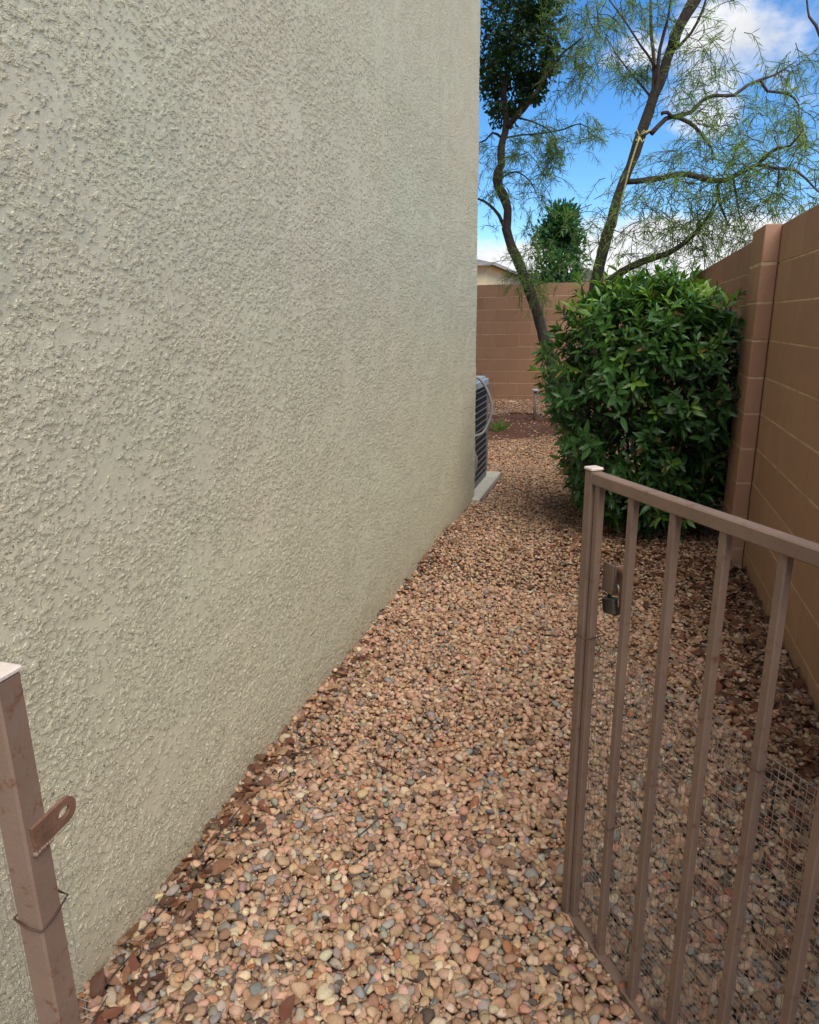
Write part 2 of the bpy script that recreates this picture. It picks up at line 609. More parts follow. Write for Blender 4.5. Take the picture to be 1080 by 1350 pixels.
OCT_V = np.array([(1, 0, 0), (-1, 0, 0), (0, 1, 0), (0, -1, 0), (0, 0, 1), (0, 0, -1)], float)
OCT_F = np.array([(0, 2, 4), (2, 1, 4), (1, 3, 4), (3, 0, 4), (2, 0, 5), (1, 2, 5), (3, 1, 5), (0, 3, 5)])


def pebble_shapes(V, n):
    out = []
    for i in range(n):
        k = rng.integers(8, 14)
        N = rng.normal(size=(k, 3)); N /= np.linalg.norm(N, axis=1)[:, None]
        D = rng.uniform(0.44, 0.84, k)
        dots = V @ N.T
        lim = np.where(dots > 0.05, D / np.maximum(dots, 0.05), 9)
        r = np.minimum(1.0, lim.min(1))
        r = 0.9 * r + 0.1 * np.power(r, 0.4) + 0.06
        W = V * r[:, None]
        W = W + 0.05 * np.sin(3.1 * V[:, [1, 2, 0]] + rng.uniform(0, 6, 3))
        out.append(W * np.array([rng.uniform(1.05, 1.5), rng.uniform(0.85, 1.1), rng.uniform(0.50, 0.75)]))
    return np.array(out)


PAL = [((198, 166, 134), .26), ((202, 166, 140), .20), ((188, 146, 118), .11), ((170, 136, 108), .17), ((214, 194, 164), .08),
       ((170, 160, 146), .07), ((144, 142, 138), .035), ((110, 98, 88), .03), ((168, 114, 82), .02), ((156, 130, 120), .025)]
PALC = np.array([lin(*p[0]) for p in PAL]); PALW = np.array([p[1] for p in PAL])


def pebble_cols(x, y):
    n = len(x)
    w0 = PALW.copy()
    near = np.clip((2.3 - y) / 1.3, 0, 1)
    W = np.repeat(w0[None], n, 0)
    W[:, 5:8] *= (0.6 + 1.1 * near)[:, None]
    W[:, 4] *= 0.7 + 0.8 * near
    W[:, :3] *= (1.15 - 0.25 * near)[:, None]
    W[:, 1:3] *= (1.25 - 0.35 * near)[:, None]
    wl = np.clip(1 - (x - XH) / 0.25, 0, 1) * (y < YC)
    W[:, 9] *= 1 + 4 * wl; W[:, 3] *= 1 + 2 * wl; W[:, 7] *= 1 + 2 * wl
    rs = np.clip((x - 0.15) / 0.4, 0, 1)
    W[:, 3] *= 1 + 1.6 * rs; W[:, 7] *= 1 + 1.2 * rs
    W /= W.sum(1)[:, None]
    u = rng.random(n)
    idx = (np.cumsum(W, 1) < u[:, None]).sum(1).clip(0, len(PALC) - 1)
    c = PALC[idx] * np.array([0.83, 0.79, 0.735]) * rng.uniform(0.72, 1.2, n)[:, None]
    return np.clip(c * (1 + rng.normal(0, 0.04, (n, 3))), 0.01, 0.9)


def quat_mats(n, tilt):
    a = rng.uniform(0, 2 * np.pi, n)
    t = np.abs(rng.normal(0, tilt, n)).clip(0, 1.3); ta = rng.uniform(0, 2 * np.pi, n)
    ca, sa = np.cos(a), np.sin(a)
    Z = np.zeros((n, 3, 3)); Z[:, 0, 0] = ca; Z[:, 0, 1] = -sa; Z[:, 1, 0] = sa; Z[:, 1, 1] = ca; Z[:, 2, 2] = 1
    k = np.stack([np.cos(ta), np.sin(ta), 0 * ta], -1)
    K = np.zeros((n, 3, 3)); K[:, 0, 2] = k[:, 1]; K[:, 1, 2] = -k[:, 0]; K[:, 2, 0] = -k[:, 1]; K[:, 2, 1] = k[:, 0]
    I = np.eye(3)[None]
    Rt = I + np.sin(t)[:, None, None] * K + (1 - np.cos(t))[:, None, None] * (K @ K)
    return Rt @ Z


def ground_h(x, y):
    h = 0.012 * np.sin(1.7 * x + 0.8 * y) + 0.010 * np.sin(2.9 * y - 1.1 * x + 1) + 0.006 * np.sin(7 * x + 5 * y)
    h = h + 0.03 * np.exp(-((x - XH) / 0.10) ** 2) * (y < YC) + 0.030 + 0.085 * np.clip((y - 11.0) / 1.1, 0, 1)
    return h


def hex_points(x0, x1, y0, y1, s):
    dy = s * 0.866
    rows = int((y1 - y0) / dy) + 1; cols = int((x1 - x0) / s) + 1
    X, Y = np.meshgrid(np.arange(cols), np.arange(rows))
    x = x0 + (X + 0.5 * (Y % 2)) * s; y = y0 + Y * dy
    x = x.ravel() + rng.normal(0, s * 0.27, x.size); y = y.ravel() + rng.normal(0, s * 0.27, y.size)
    return x, y


def keep_mask(x, y):
    left = np.where(y < YC + 0.02, XH - 0.0, -1.07 * y / 5.5 - 0.55)
    k = (x > left + 0.012) & (x < XR - 0.012) & (y < YB - 0.01)
    for yc in (4.60, 8.66):
        k &= ~((x > XR - 0.115) & (np.abs(y - yc) < 0.205))
    k &= ~((x > -1.90) & (x < -0.985) & (y > 5.37) & (y < 6.53))
    q = in_soil(x, y)
    k &= (q > 1.0) | (rng.random(len(x)) < 0.06)
    return k


def make_batch(shapes, F, x, y, size, tilt=0.5, zj=0.007):
    n = len(x)
    sid = rng.integers(0, len(shapes), n)
    S = size * rng.lognormal(0.04, 0.26, n).clip(0.5, 1.9)
    Rm = quat_mats(n, tilt)
    P = np.einsum('nij,nkj->nki', Rm, shapes[sid] * (S * 0.5)[:, None, None])
    z = ground_h(x, y) + rng.normal(0, zj, n) - 0.002
    P += np.stack([x, y, z], -1)[:, None, :]
    k = shapes.shape[1]
    FF = (F[None] + (np.arange(n) * k)[:, None, None]).reshape(-1, 3)
    C = np.repeat(pebble_cols(x, y), k, 0)
    return P.reshape(-1, 3), FF, C


V2, F2 = ico(2); V1, F1 = ico(1); V3, F3 = ico(3)
SH2, SH1, SH3, SHO = pebble_shapes(V2, 40), pebble_shapes(V1, 40), pebble_shapes(V3, 10), pebble_shapes(OCT_V * 1.15, 30)
PS = 0.0225
batches = []
# the 300 pebbles that show largest, each its own piece
x, y = hex_points(XH, XR, 0.70, 1.95, 0.0166)
k = keep_mask(x, y); x, y = x[k], y[k]
pts = np.stack([x, y, 0 * x], -1) - np.array(CC)
dz = pts @ np.array(CF); sx = 540 + FPX * (pts @ np.array(CR)) / dz; sy = 675 - FPX * (pts @ np.array(CU)) / dz
vis = (dz > 0) & (sx > 8) & (sx < 1072) & (sy < 1340) & (sy > 0) & ((sx < 735) | (sy < 1000))
order = np.argsort(np.where(vis, dz, 99))
sel = np.zeros(len(x), bool); sel[order[:300]] = True
batches.append((SH2, F2, x[~sel], y[~sel], PS))
pm = []
for i in range(10):
    me = mesh_np('pebble', SH3[i], F3)
    me.materials.append(M_PEB); pm.append(me)
px_, py_ = x[sel], y[sel]
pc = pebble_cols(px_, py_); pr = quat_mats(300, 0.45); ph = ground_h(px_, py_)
for i in range(300):
    o = obj('pebble', pm[i % 10], None, ground)
    s = 0.5 * PS * float(np.clip(rng.lognormal(0.08, 0.22), 0.65, 1.7))
    M = Matrix(pr[i].tolist()).to_4x4() @ Matrix.Scale(s, 4)
    M.translation = (px_[i], py_[i], float(ph[i] + rng.normal(0.002, 0.005)))
    o.matrix_local = M
    o.color = (*pc[i], 1)
x, y = hex_points(XH, XR, 1.95, 3.6, 0.0168); k = keep_mask(x, y); batches.append((SH1, F1, x[k], y[k], PS * 1.06))
x, y = hex_points(XH, XR, 3.6, 7.0, 0.0178); x2, y2 = hex_points(-1.9, XH, YC, 7.0, 0.0178)
x, y = np.concatenate([x, x2]), np.concatenate([y, y2]); k = keep_mask(x, y); batches.append((SHO, OCT_F, x[k], y[k], PS * 1.15))
x, y = hex_points(-3.2, XR, 7.0, YB, 0.0225); k = keep_mask(x, y); batches.append((SHO, OCT_F, x[k], y[k], PS * 1.3))
# lower layer that closes the gaps, and small chips between the stones
x, y = hex_points(XH, XR, 0.70, 3.6, 0.0205); k = keep_mask(x, y); batches.append((SH1, F1, x[k], y[k], PS * 0.95, -0.0085))
x, y = hex_points(XH, XR, 0.70, 2.6, 0.0185); k = keep_mask(x, y); batches.append((SHO, OCT_F, x[k], y[k], PS * 0.42, 0.0005))
VV, FF, CL, off = [], [], [], 0
for (S, F, x, y, s, *dz_) in batches:
    a, f, c = make_batch(S, F, x, y, s)
    if dz_: a[:, 2] += dz_[0]
    VV.append(a); FF.append(f + off); CL.append(c); off += len(a)
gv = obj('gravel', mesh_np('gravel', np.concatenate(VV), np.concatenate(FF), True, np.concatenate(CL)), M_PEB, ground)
gv.color = (0, 0, 0, 1)
tag(gv, kind='stuff')
print('gravel tris', sum(len(f) for f in FF))

# ------------------------------------------------------------------ leaves
def leaf_mesh(L, W, fold=0.25, droop=0.25, nseg=4, tipw=0.0, twist=0.0):
    """lanceolate blade along +x, midrib at y = 0, returns V,F (quads)"""
    vs, fs = [], []
    for i in range(nseg + 1):
        t = i / nseg
        wd = W * 0.5 * (math.sin(math.pi * min(1, (0.06 + 0.94 * t)) ** 0.85) ** 0.8 if 0 < t < 1 else (0.10 if t == 0 else tipw))
        z = -droop * L * t * t
        x = L * t * (1 - 0.12 * droop * t)
        tw = twist * t
        for s in (-1, 0, 1):
            yy, zz = s * wd * math.cos(tw), abs(s) * wd * fold + s * wd * math.sin(tw)
            vs.append((x, yy, z + zz))
    for i in range(nseg):
        for j in (0, 1):
            a = i * 3 + j
            fs.append((a, a + 1, a + 4, a + 3))
    return np.array(vs), np.array(fs)


def frames(d, up, n):
    """rotation matrices with x = d and z as near to up as can be; d, up (n,3)"""
    d = d / np.linalg.norm(d, axis=1)[:, None]
    s = np.cross(up, d); s /= np.maximum(np.linalg.norm(s, axis=1), 1e-6)[:, None]
    u = np.cross(d, s)
    return np.stack([d, s, u], -1)


def scatter(shapes, F, pos, mats, scale, cols):
    n = len(pos)
    sid = rng.integers(0, len(shapes), n)
    P = np.einsum('nij,nkj->nki', mats, shapes[sid] * scale[:, None, None]) + pos[:, None, :]
    k = shapes.shape[1]
    return P.reshape(-1, 3), (F[None] + (np.arange(n) * k)[:, None, None]).reshape(-1, F.shape[1]), np.repeat(cols, k, 0)


# ------------------------------------------------------------------ bush
BC = np.array([0.215, 5.08, 0.0])
bush = empty('leafy_bush', (BC[0], BC[1], 0))
tag(bush, 'dense dark green bush with glossy lance shaped leaves growing against the block wall', 'bush')


def bush_surf(u, az):
    """u 0..1 height parameter -> point on the outline"""
    z = 0.13 + 1.56 * u
    prof = np.interp(u, [0, 0.10, 0.3, 0.55, 0.75, 0.88, 0.96, 1.0], [0.60, 0.80, 0.95, 1.0, 0.97, 0.80, 0.55, 0.20])
    n = 1 + 0.10 * np.sin(3 * az + 5 * u) + 0.07 * np.sin(7 * az - 9 * u + 1) + 0.05 * np.sin(11 * az + 17 * u)
    rx, ry = 0.66, 0.64
    e = 2.6
    r = (np.abs(np.cos(az) / rx) ** e + np.abs(np.sin(az) / ry) ** e) ** (-1 / e)
    z = z + 0.05 * np.sin(az * 2 + 0.7) * u - 0.10 * u * np.clip(np.cos(az), 0, 1)
    return np.stack([r * prof * n * np.cos(az), r * prof * n * np.sin(az), z], -1)


NSH = 920
u = rng.random(NSH) ** 0.8; azm = rng.uniform(0, 2 * np.pi, NSH)
tops = bush_surf(u, azm)
tops[: NSH // 7, :2] *= rng.uniform(0.1, 0.9, NSH // 7)[:, None]; tops[: NSH // 7, 2] = 1.69 + rng.normal(0, 0.05, NSH // 7) - 0.15 * np.clip(tops[: NSH // 7, 0], 0, 1) - 0.22 * (tops[:NSH // 7, 0] ** 2 + tops[:NSH // 7, 1] ** 2)
depth = rng.uniform(0.82, 1.07, NSH)
tops[:, :2] *= depth[:, None]
axis = tops * np.array([1, 1, 0]) / 0.6 + np.array([0, 0, 0.55]) + rng.normal(0, 0.28, (NSH, 3))
axis[:, 2] += np.where(tops[:, 2] > 1.5, 0.9, 0) - np.where(tops[:, 2] < 0.6, 0.25, 0)
axis /= np.linalg.norm(axis, axis=1)[:, None]
LS = []
for i in range(8):
    v, f = leaf_mesh(1.0, rng.uniform(0.27, 0.36), rng.uniform(0.1, 0.4), rng.uniform(0.05, 0.42), 4, 0.0, rng.uniform(-.25, .25))
    LS.append(v)
LS = np.array(LS); LF = f
pos, dirs, ups, scl, cols, newg = [], [], [], [], [], []
C_DARK, C_TOP_LIT, C_NEW_LIT = np.array(lin(54, 88, 40)), np.array(lin(84, 122, 46)), np.array(lin(118, 150, 54))
for i in range(NSH):
    A = axis[i]
    s = np.cross(A, [0.3, 0.5, 0.8]); s /= np.linalg.norm(s); t2 = np.cross(A, s)
    nl = rng.integers(7, 12)
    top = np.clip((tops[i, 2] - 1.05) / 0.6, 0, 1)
    fresh = rng.random() < 0.10 + 0.35 * top  # new growth, commoner upward as part of the painted lit top
    for j in range(nl):
        lev = j / nl
        an = j * 2.4 + rng.normal(0, 0.3)
        op = 0.30 + 0.95 * (1 - lev) + rng.normal(0, 0.12)     # youngest leaves more upright
        rad = np.cos(an) * s + np.sin(an) * t2
        d = A * math.cos(op) + rad * math.sin(op) + np.array([0, 0, -0.22])
        pos.append(tops[i] - A * (0.10 * (1 - lev)) + rad * 0.004)
        dirs.append(d); ups.append(A * 1.0 - rad * 0.2)
        scl.append((0.104 - 0.045 * lev ** 2) * rng.uniform(0.6, 1.2))
        c = C_DARK * (1 - 0.6 * top) + C_TOP_LIT * 0.6 * top  # light on the bush top painted into leaf colour, besides paler new growth
        if fresh and lev > 0.35: c = c * 0.35 + C_NEW_LIT * 0.65
        if rng.random() < 0.012: c = np.array(lin(150, 120, 60))
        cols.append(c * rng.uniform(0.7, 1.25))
NIN = 4200
az2 = rng.uniform(0, 2 * np.pi, NIN); inn = bush_surf(rng.random(NIN), az2); inn[:, :2] *= rng.uniform(0.35, 0.92, NIN)[:, None]
dd = inn * np.array([1, 1, 0]) + rng.normal(0, 0.5, (NIN, 3)); dd[:, 2] -= 0.15
pos = np.concatenate([np.array(pos), inn]); dirs = np.concatenate([np.array(dirs), dd])
ups = np.concatenate([np.array(ups), np.tile([0, 0, 1.0], (NIN, 1)) + rng.normal(0, 0.4, (NIN, 3))])
scl = np.concatenate([np.array(scl), rng.uniform(0.06, 0.105, NIN)])
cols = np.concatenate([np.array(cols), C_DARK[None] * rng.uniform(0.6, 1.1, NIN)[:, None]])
# keep the plant clear of the masonry
ok = pos[:, 0] + BC[0] < XR - 0.05
ok &= ~((pos[:, 0] + BC[0] > XR - 0.16) & (np.abs(pos[:, 1] + BC[1] - 4.6) < 0.25) & (rng.random(len(pos)) < 0.8))
pos, dirs, ups, scl, cols = pos[ok], dirs[ok], ups[ok], scl[ok], cols[ok]
mats = frames(dirs, ups, len(pos))
# nearest leaves on the side that faces the path: own objects
outn = np.abs(pos[:, 0]) / 0.6 + 0
score = (pos[:, 1] + 0.25 * np.abs(pos[:, 0] + 0.1)) - scl * 4 + np.where(np.arange(len(pos)) < len(pos) - NIN, 0, 1)
pick = np.zeros(len(pos), bool); pick[np.argsort(score)[:290]] = True
lm = []
for i in range(8):
    me = mesh_np('leaf', LS[i], LF); me.materials.append(M_LEAF); lm.append(me)
for i in np.where(pick)[0]:
    o = obj('leaf', lm[i % 8], None, bush)
    M = Matrix((mats[i] * scl[i]).tolist()).to_4x4(); M.translation = pos[i]
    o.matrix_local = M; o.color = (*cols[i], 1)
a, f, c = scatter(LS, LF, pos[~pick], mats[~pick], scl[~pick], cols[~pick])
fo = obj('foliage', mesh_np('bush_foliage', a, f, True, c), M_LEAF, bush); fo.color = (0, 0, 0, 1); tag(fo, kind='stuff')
stems = MB()
for i in range(9):
    an = i * 2.4; r0 = 0.05 + 0.03 * (i % 3)
    p0 = Vector((r0 * math.cos(an), r0 * math.sin(an), -0.03))
    p1 = Vector((0.22 * math.cos(an), 0.22 * math.sin(an), 0.5)); p2 = Vector((0.34 * math.cos(an), 0.34 * math.sin(an), 1.25))
    a, r = smooth_line([p0, p1 * 0.6 + Vector((0, 0, 0.1)), p1, p2], [0.016, 0.013, 0.010, 0.004], 0.1, 0.3)
    stems.tube(a, r, 6)
for i in range(NSH):
    if i % 2: continue
    tip = Vector(tops[i]); base = Vector((tip.x * 0.45, tip.y * 0.45, tip.z * 0.72))
    stems.tube([base, (base + tip) / 2 + Vector((0, 0, -0.03)), tip], [0.005, 0.0035, 0.002], 4, False)
stems.build('stem', M_BARK, bush)

# ------------------------------------------------------------------ trees
def tlin(L, W, bend):
    v, f = leaf_mesh(L, W, 0.1, bend, 3)
    return v, f


def wispy(pos_list, nleaf, sc0, droop, colA, colB, seed):
    """twigs with long narrow leaves round given anchors: (x, y, z, radius, number of twigs)"""
    g = np.random.default_rng(seed)
    tw = MB(); LP, LD, LU, LSc, LC = [], [], [], [], []
    for (ax, ay, azz, rad, nt) in pos_list:
        for k in range(int(nt)):
            d = g.normal(size=3); d /= np.linalg.norm(d); d[2] = d[2] * 0.7 + 0.1
            st = np.array([ax, ay, azz]) + g.normal(0, rad * 0.30, 3)
            Ln = rad * g.uniform(0.5, 1.25)
            pts = []
            p = st.copy(); v = d.copy()
            for s in range(6):
                pts.append(p.copy())
                v[2] -= droop * 0.30; v += g.normal(0, 0.12, 3); v /= np.linalg.norm(v)
                p = p + v * Ln / 5
            tw.tube([Vector(q) for q in pts], [0.005, 0.004, 0.0035, 0.003, 0.0025, 0.002], 3, False)
            P = np.array(pts)
            for j in range(nleaf):
                t = g.uniform(0.15, 5.0)
                i = min(4, int(t)); fr = t - i
                q = P[i] * (1 - fr) + P[i + 1] * fr
                dv = P[i + 1] - P[i]; dv /= np.linalg.norm(dv)
                o = g.normal(size=3); o -= dv * (o @ dv); o /= np.linalg.norm(o)
                LP.append(q); LD.append(dv * 0.75 + o * 0.75 + np.array([0, 0, -0.25 * droop])); LU.append(g.normal(size=3))
                LSc.append(sc0 * g.uniform(0.6, 1.3)); m = g.random()
                LC.append((colA * m + colB * (1 - m)) * g.uniform(0.75, 1.25))
    return tw, np.array(LP), np.array(LD), np.array(LU), np.array(LSc), np.array(LC)


TL = []
for i in range(6):
    v, f = tlin(1.0, 0.064, rng.uniform(0.1, 0.6)); TL.append(v)
TL = np.array(TL); TLF = f
RL = []
for i in range(6):
    v, f = leaf_mesh(1.0, 0.42, 0.15, rng.uniform(0.1, 0.4), 3); RL.append(v)
RL = np.array(RL); RLF = f


def limb(mb, pts, Y, rad, dY=0.0, n=8, step=0.09, jit=0.10):
    """pts: picture bearings surveyed at distance Y (drifting by dY along the limb)"""
    m = len(pts)
    P = [at(p[0], p[1], Y + dY * i / max(1, m - 1)) for i, p in enumerate(pts)]
    rr = rad if isinstance(rad, list) else [rad] * m
    if len(rr) != m:
        rr = list(np.interp(np.linspace(0, 1, m), np.linspace(0, 1, len(rr)), rr))
    a, r = smooth_line(P, rr, step, jit)
    mb.tube(a, r, n)
    return P


G1, G2 = np.array(lin(134, 156, 78)), np.array(lin(90, 122, 66))

# tree nearer the path (leaning trunk with yellow strap)
Y2 = 8.5
b2 = at(776, 455, Y2)
t2 = empty('willow_tree', (b2.x - 0.05, Y2, 0))
tag(t2, 'leaning tree with thin wispy leaves and a yellow strap on its trunk, behind the bush', 'tree')


def rel(root, o):
    o.location = -root.location
    return o


tr = MB()
base = Vector((b2.x - 0.05, Y2, -0.05))
Pt = [base, at(780, 420, Y2)] + [at(*p, Y2 + dy) for p, dy in (((790, 352), 0), ((801, 310), 0), ((815, 260), 0.02), ((830, 220), 0.05), ((842, 186), 0.08), ((858, 140), .12), ((874, 100), .15), ((884, 66), .2), ((900, 32), .25), ((918, 0), .3), ((940, -40), .4), ((965, -100), .5), ((975, -190), .5))]
a, r = smooth_line(Pt, [.085, .074, .063, .060, .051, .048, .060, .054, .051, .048, .043, .039, .032, .022, .01], 0.1, 0.10)
tr.tube(a, r, 14)
rel(t2, tr.build('trunk', M_BARK2, t2))
br = MB()
limb(br, [(826, 240), (870, 235), (900, 229), (930, 236), (955, 238), (975, 228), (1000, 217), (1020, 222), (1050, 225), (1076, 250), (1095, 265)], Y2, [.034, .029, .027, .031, .024, .021, .018, .015, .012, .008, .004], -0.9)
limb(br, [(1000, 217), (1012, 205), (1025, 195), (1042, 192), (1060, 170)], Y2 - .5, [.02, .018, .014, .01, .006], -0.3, 6)
limb(br, [(858, 176), (878, 157), (887, 154), (911, 148), (926, 133), (944, 126), (967, 126), (985, 113), (1003, 105), (1021, 99), (1033, 92), (1050, 80)], Y2 + .08, [.027, .024, .024, .022, .020, .019, .017, .016, .014, .011, .008, .005], 0.8)
limb(br, [(1003, 105), (1012, 120), (1038, 123), (1053, 139), (1052, 165)], Y2 + .6, [.016, .014, .012, .009, .005], 0.2, 6)
limb(br, [(887, 154), (908, 161), (926, 178), (938, 196), (940, 215)], Y2 + .15, [.022, .02, .016, .012, .006], -0.3, 6)
limb(br, [(872, 150), (880, 148), (887, 155)], Y2 + .1, [.02, .018, .014], 0.05, 6)
limb(br, [(800, 372), (831, 352), (858, 341), (878, 335), (902, 320), (926, 296), (944, 267), (946, 248)], Y2, [.044, .042, .037, .032, .026, .020, .013, .007], -0.35)
limb(br, [(862, 130), (862, 74), (858, 38), (858, 0), (850, -40)], Y2 + .1, [.022, .02, .018, .014, .008], 0.25, 6)
limb(br, [(865, 127), (870, 65), (881, 24), (886, -10)], Y2 + .1, [.022, .018, .014, .008], -0.25, 6)
limb(br, [(887, 68), (911, 44), (926, 15), (934, -15)], Y2 + .2, [.018, .015, .012, .006], -0.2, 6)
limb(br, [(888, 60), (899, 28), (912, 2), (925, -25), (930, -80)], Y2 + .18, [.06, .05, .045, .035, .012], -0.1, 8)
limb(br, [(967, 236), (973, 272), (979, 305)], Y2 - .4, [.012, .010, .005], 0.1, 5)
limb(br, [(1028, 221), (1026, 245), (1023, 268)], Y2 - .7, [.012, .01, .005], 0.1, 5)
limb(br, [(945, 243), (950, 270), (962, 300)], Y2 - .3, [.02, .016, .006], 0.1, 5)
limb(br, [(1090, 70), (1076, 34), (1067, 22), (1064, 0), (1066, -30)], Y2 - .9, [.014, .012, .01, .008, .006], 0.1, 5)
limb(br, [(860, 130), (842, 108), (828, 92), (812, 70), (800, 50)], Y2 + .15, [.014, .011, .009, .007, .004], .5, 5)
limb(br, [(874, 100), (845, 60), (820, 22), (800, -5)], Y2 + .15, [.014, .011, .009, .005], -.4, 5)
rel(t2, br.build('branch', M_BARK, t2))
cl2 = []
for (px, py, dY, rad, nt) in (
        (985, 215, -.4, .42, 26), (1030, 205, -.6, .40, 26), (1045, 155, .3, .36, 44), (1055, 190, -.3, .34, 28), (1070, 245, -.8, .35, 18),
        (935, 150, 0, .34, 30), (925, 185, -.1, .33, 26), (960, 165, .3, .36, 22), (985, 180, .2, .35, 16), (1040, 85, .7, .34, 26), (1075, 95, .5, .34, 12),
        (845, 95, .3, .28, 24), (830, 100, .4, .30, 18), (815, 75, .5, .26, 10), (870, 20, 0, .28, 14), (845, 30, .1, .36, 16), (805, 10, -.2, .4, 16), (780, 25, -.2, .4, 12), (835, -10, 0, .4, 16),
        (905, 70, .1, .42, 20), (925, 95, .2, .42, 16), (940, 60, .1, .44, 12), (900, 120, .2, .36, 16), (945, 110, .4, .36, 12), (935, 20, 0, .4, 12),
        (880, 225, -.1, .40, 20), (910, 245, -.2, .46, 30), (945, 255, -.4, .48, 36), (975, 265, -.5, .45, 28), (1000, 250, -.6, .42, 22), (1020, 270, -.7, .38, 16),
        (880, 270, -.2, .48, 22), (850, 265, -.2, .46, 18), (915, 285, -.2, .46, 28), (950, 295, -.3, .42, 26), (985, 300, -.4, .40, 18),
        (900, 315, -.2, .42, 24), (925, 330, -.2, .36, 20), (870, 325, -.2, .44, 18), (845, 310, -.1, .46, 16), (825, 290, -.2, .50, 14), (800, 250, -.2, .46, 10), (785, 290, -.2, .46, 11), (775, 330, -.2, .44, 12),
        (850, 345, -.2, .34, 12), (1000, 130, .5, .36, 12), (965, 215, -.3, .36, 22)):
    p = at(px, py, Y2 + dY)
    cl2.append((p.x, p.y, p.z, rad, nt * 0.9))
tw, LP, LD, LU, Ls, LC = wispy(cl2, 22, 0.092, 0.75, G1, G2, 5)
a, f, c = scatter(TL, TLF, LP, frames(LD, LU, len(LP)), Ls, LC)
crown = rel(t2, obj('crown', mesh_np('crown', a, f, True, c), M_TLEAF, t2)); crown.color = (0, 0, 0, 1); tag(crown, kind='stuff')
rel(t2, tw.build('twig', M_BARK, t2))
# the strap tied to the trunk (hangs on the tree: a thing of its own)
sp = MB()
offc = Vector((0, -0.13, 0))
pts = [at(*p, Y2 - 0.09) for p in ((843, 182), (838, 196), (830, 222), (824, 246), (818, 270), (811, 300))]
a, r = smooth_line(pts, [0.009] * 6, 0.08, 0)
sp.tube(a, r, 6)
c0 = at(848, 178, Y2 + .08)
ring = [c0 + Vector((0.070 * math.cos(t), 0.070 * math.sin(t), 0.035 * math.cos(t))) for t in np.linspace(0, 2 * math.pi, 19)]
sp.tube(ring, 0.010, 6)
k0 = at(843, 180, Y2 - 0.07)
for dxy in ((0.07, 0.05), (-0.05, 0.06), (0.05, -0.06), (-0.03, -0.05)):
    sp.tube([k0, k0 + Vector((dxy[0] * 0.6, -0.02, dxy[1])), k0 + Vector((dxy[0], 0, dxy[1] * 0.5))], 0.008, 5)
tag(sp.build('strap', M_STRAP), 'yellow strap knotted round the leaning tree trunk', 'strap')

# tree in front of the far wall
Y1 = 10.3
b1 = at(748, 560, Y1)
t1 = empty('willow_tree', (b1.x + 0.03, Y1, 0))
tag(t1, 'crooked dark tree with a dense dark clump high in its crown, by far wall', 'tree')
tr = MB()
Pt = [Vector((b1.x + 0.03, Y1, -0.05))] + [at(*p, Y1 + d) for p, d in (((727, 478), 0), ((708, 412), 0), ((692, 366), 0), ((676, 329), 0), ((668, 302), 0), ((670, 276), 0), ((655, 237), .03), ((661, 216), .05), ((661, 194), .08), ((668, 163), .1), ((664, 120), .15), ((676, 70), .2), ((684, 10), .2), ((690, -60), .2))]
a, r = smooth_line(Pt, [.088, .08, .074, .071, .066, .062, .058, .066, .054, .048, .044, .038, .03, .022, .01], 0.09, 0.06)
tr.tube(a, r, 12)
rel(t1, tr.build('trunk', M_BARK, t1))
br = MB()
limb(br, [(667, 306), (658, 284), (645, 270), (630, 262), (610, 262)], Y1, [.03, .025, .02, .015, .01], .2, 6)
limb(br, [(667, 168), (680, 155), (690, 144), (708, 120), (722, 98), (740, 72), (755, 60), (770, 48)], Y1 + .1, [.045, .042, .038, .03, .022, .015, .01, .006], -.5, 7)
limb(br, [(660, 180), (650, 175), (640, 185), (625, 190)], Y1 + .1, [.02, .016, .012, .008], .2, 5)
limb(br, [(664, 182), (690, 178), (715, 176), (745, 170), (765, 163), (785, 175)], Y1 + .1, [.014, .012, .011, .01, .008, .005], -.3, 5)
limb(br, [(660, 236), (672, 228), (685, 228), (700, 240), (710, 262)], Y1, [.014, .012, .01, .008, .005], -.2, 5)
limb(br, [(680, 155), (700, 160), (725, 172), (736, 190)], Y1 + .1, [.014, .012, .009, .006], -.3, 5)
rel(t1, br.build('branch', M_BARK, t1))
cl1 = []
for (px, py, dY, rad, nt) in (
        (735, 190, -.2, .26, 34), (728, 208, -.2, .26, 26), (720, 170, -.1, .34, 20), (705, 195, -.1, .40, 22), (690, 215, -.1, .42, 22), (715, 235, -.1, .40, 18), (680, 195, 0, .40, 16), (645, 200, .1, .40, 18), (645, 225, .1, .40, 14),
        (782, 180, -.3, .26, 20), (775, 165, -.3, .24, 10), (700, 255, -.2, .40, 14), (685, 285, -.2, .40, 10), (735, 130, -.2, .40, 12),
        (760, 50, -.4, .42, 28), (745, 85, -.3, .38, 20), (775, 70, -.4, .36, 16), (790, 90, -.4, .36, 12), (765, 95, -.4, .34, 12), (745, 20, -.3, .46, 24), (775, 15, -.4, .46, 20), (790, 45, -.4, .38, 14),
        (695, 340, -.3, .36, 22), (690, 365, -.3, .32, 26), (705, 320, -.3, .34, 14), (712, 385, -.25, .30, 18), (650, 250, .1, .30, 8)):
    p = at(px, py, Y1 + dY)
    cl1.append((p.x, p.y, p.z, rad, nt * 0.9))
tw, LP, LD, LU, Ls, LC = wispy(cl1, 22, 0.098, 0.75, G1 * .95, G2, 7)
a, f, c = scatter(TL, TLF, LP, frames(LD, LU, len(LP)), Ls, LC)
crown = rel(t1, obj('crown', mesh_np('crown', a, f, True, c), M_TLEAF, t1)); crown.color = (0, 0, 0, 1); tag(crown, kind='stuff')
rel(t1, tw.build('twig', M_BARK, t1))
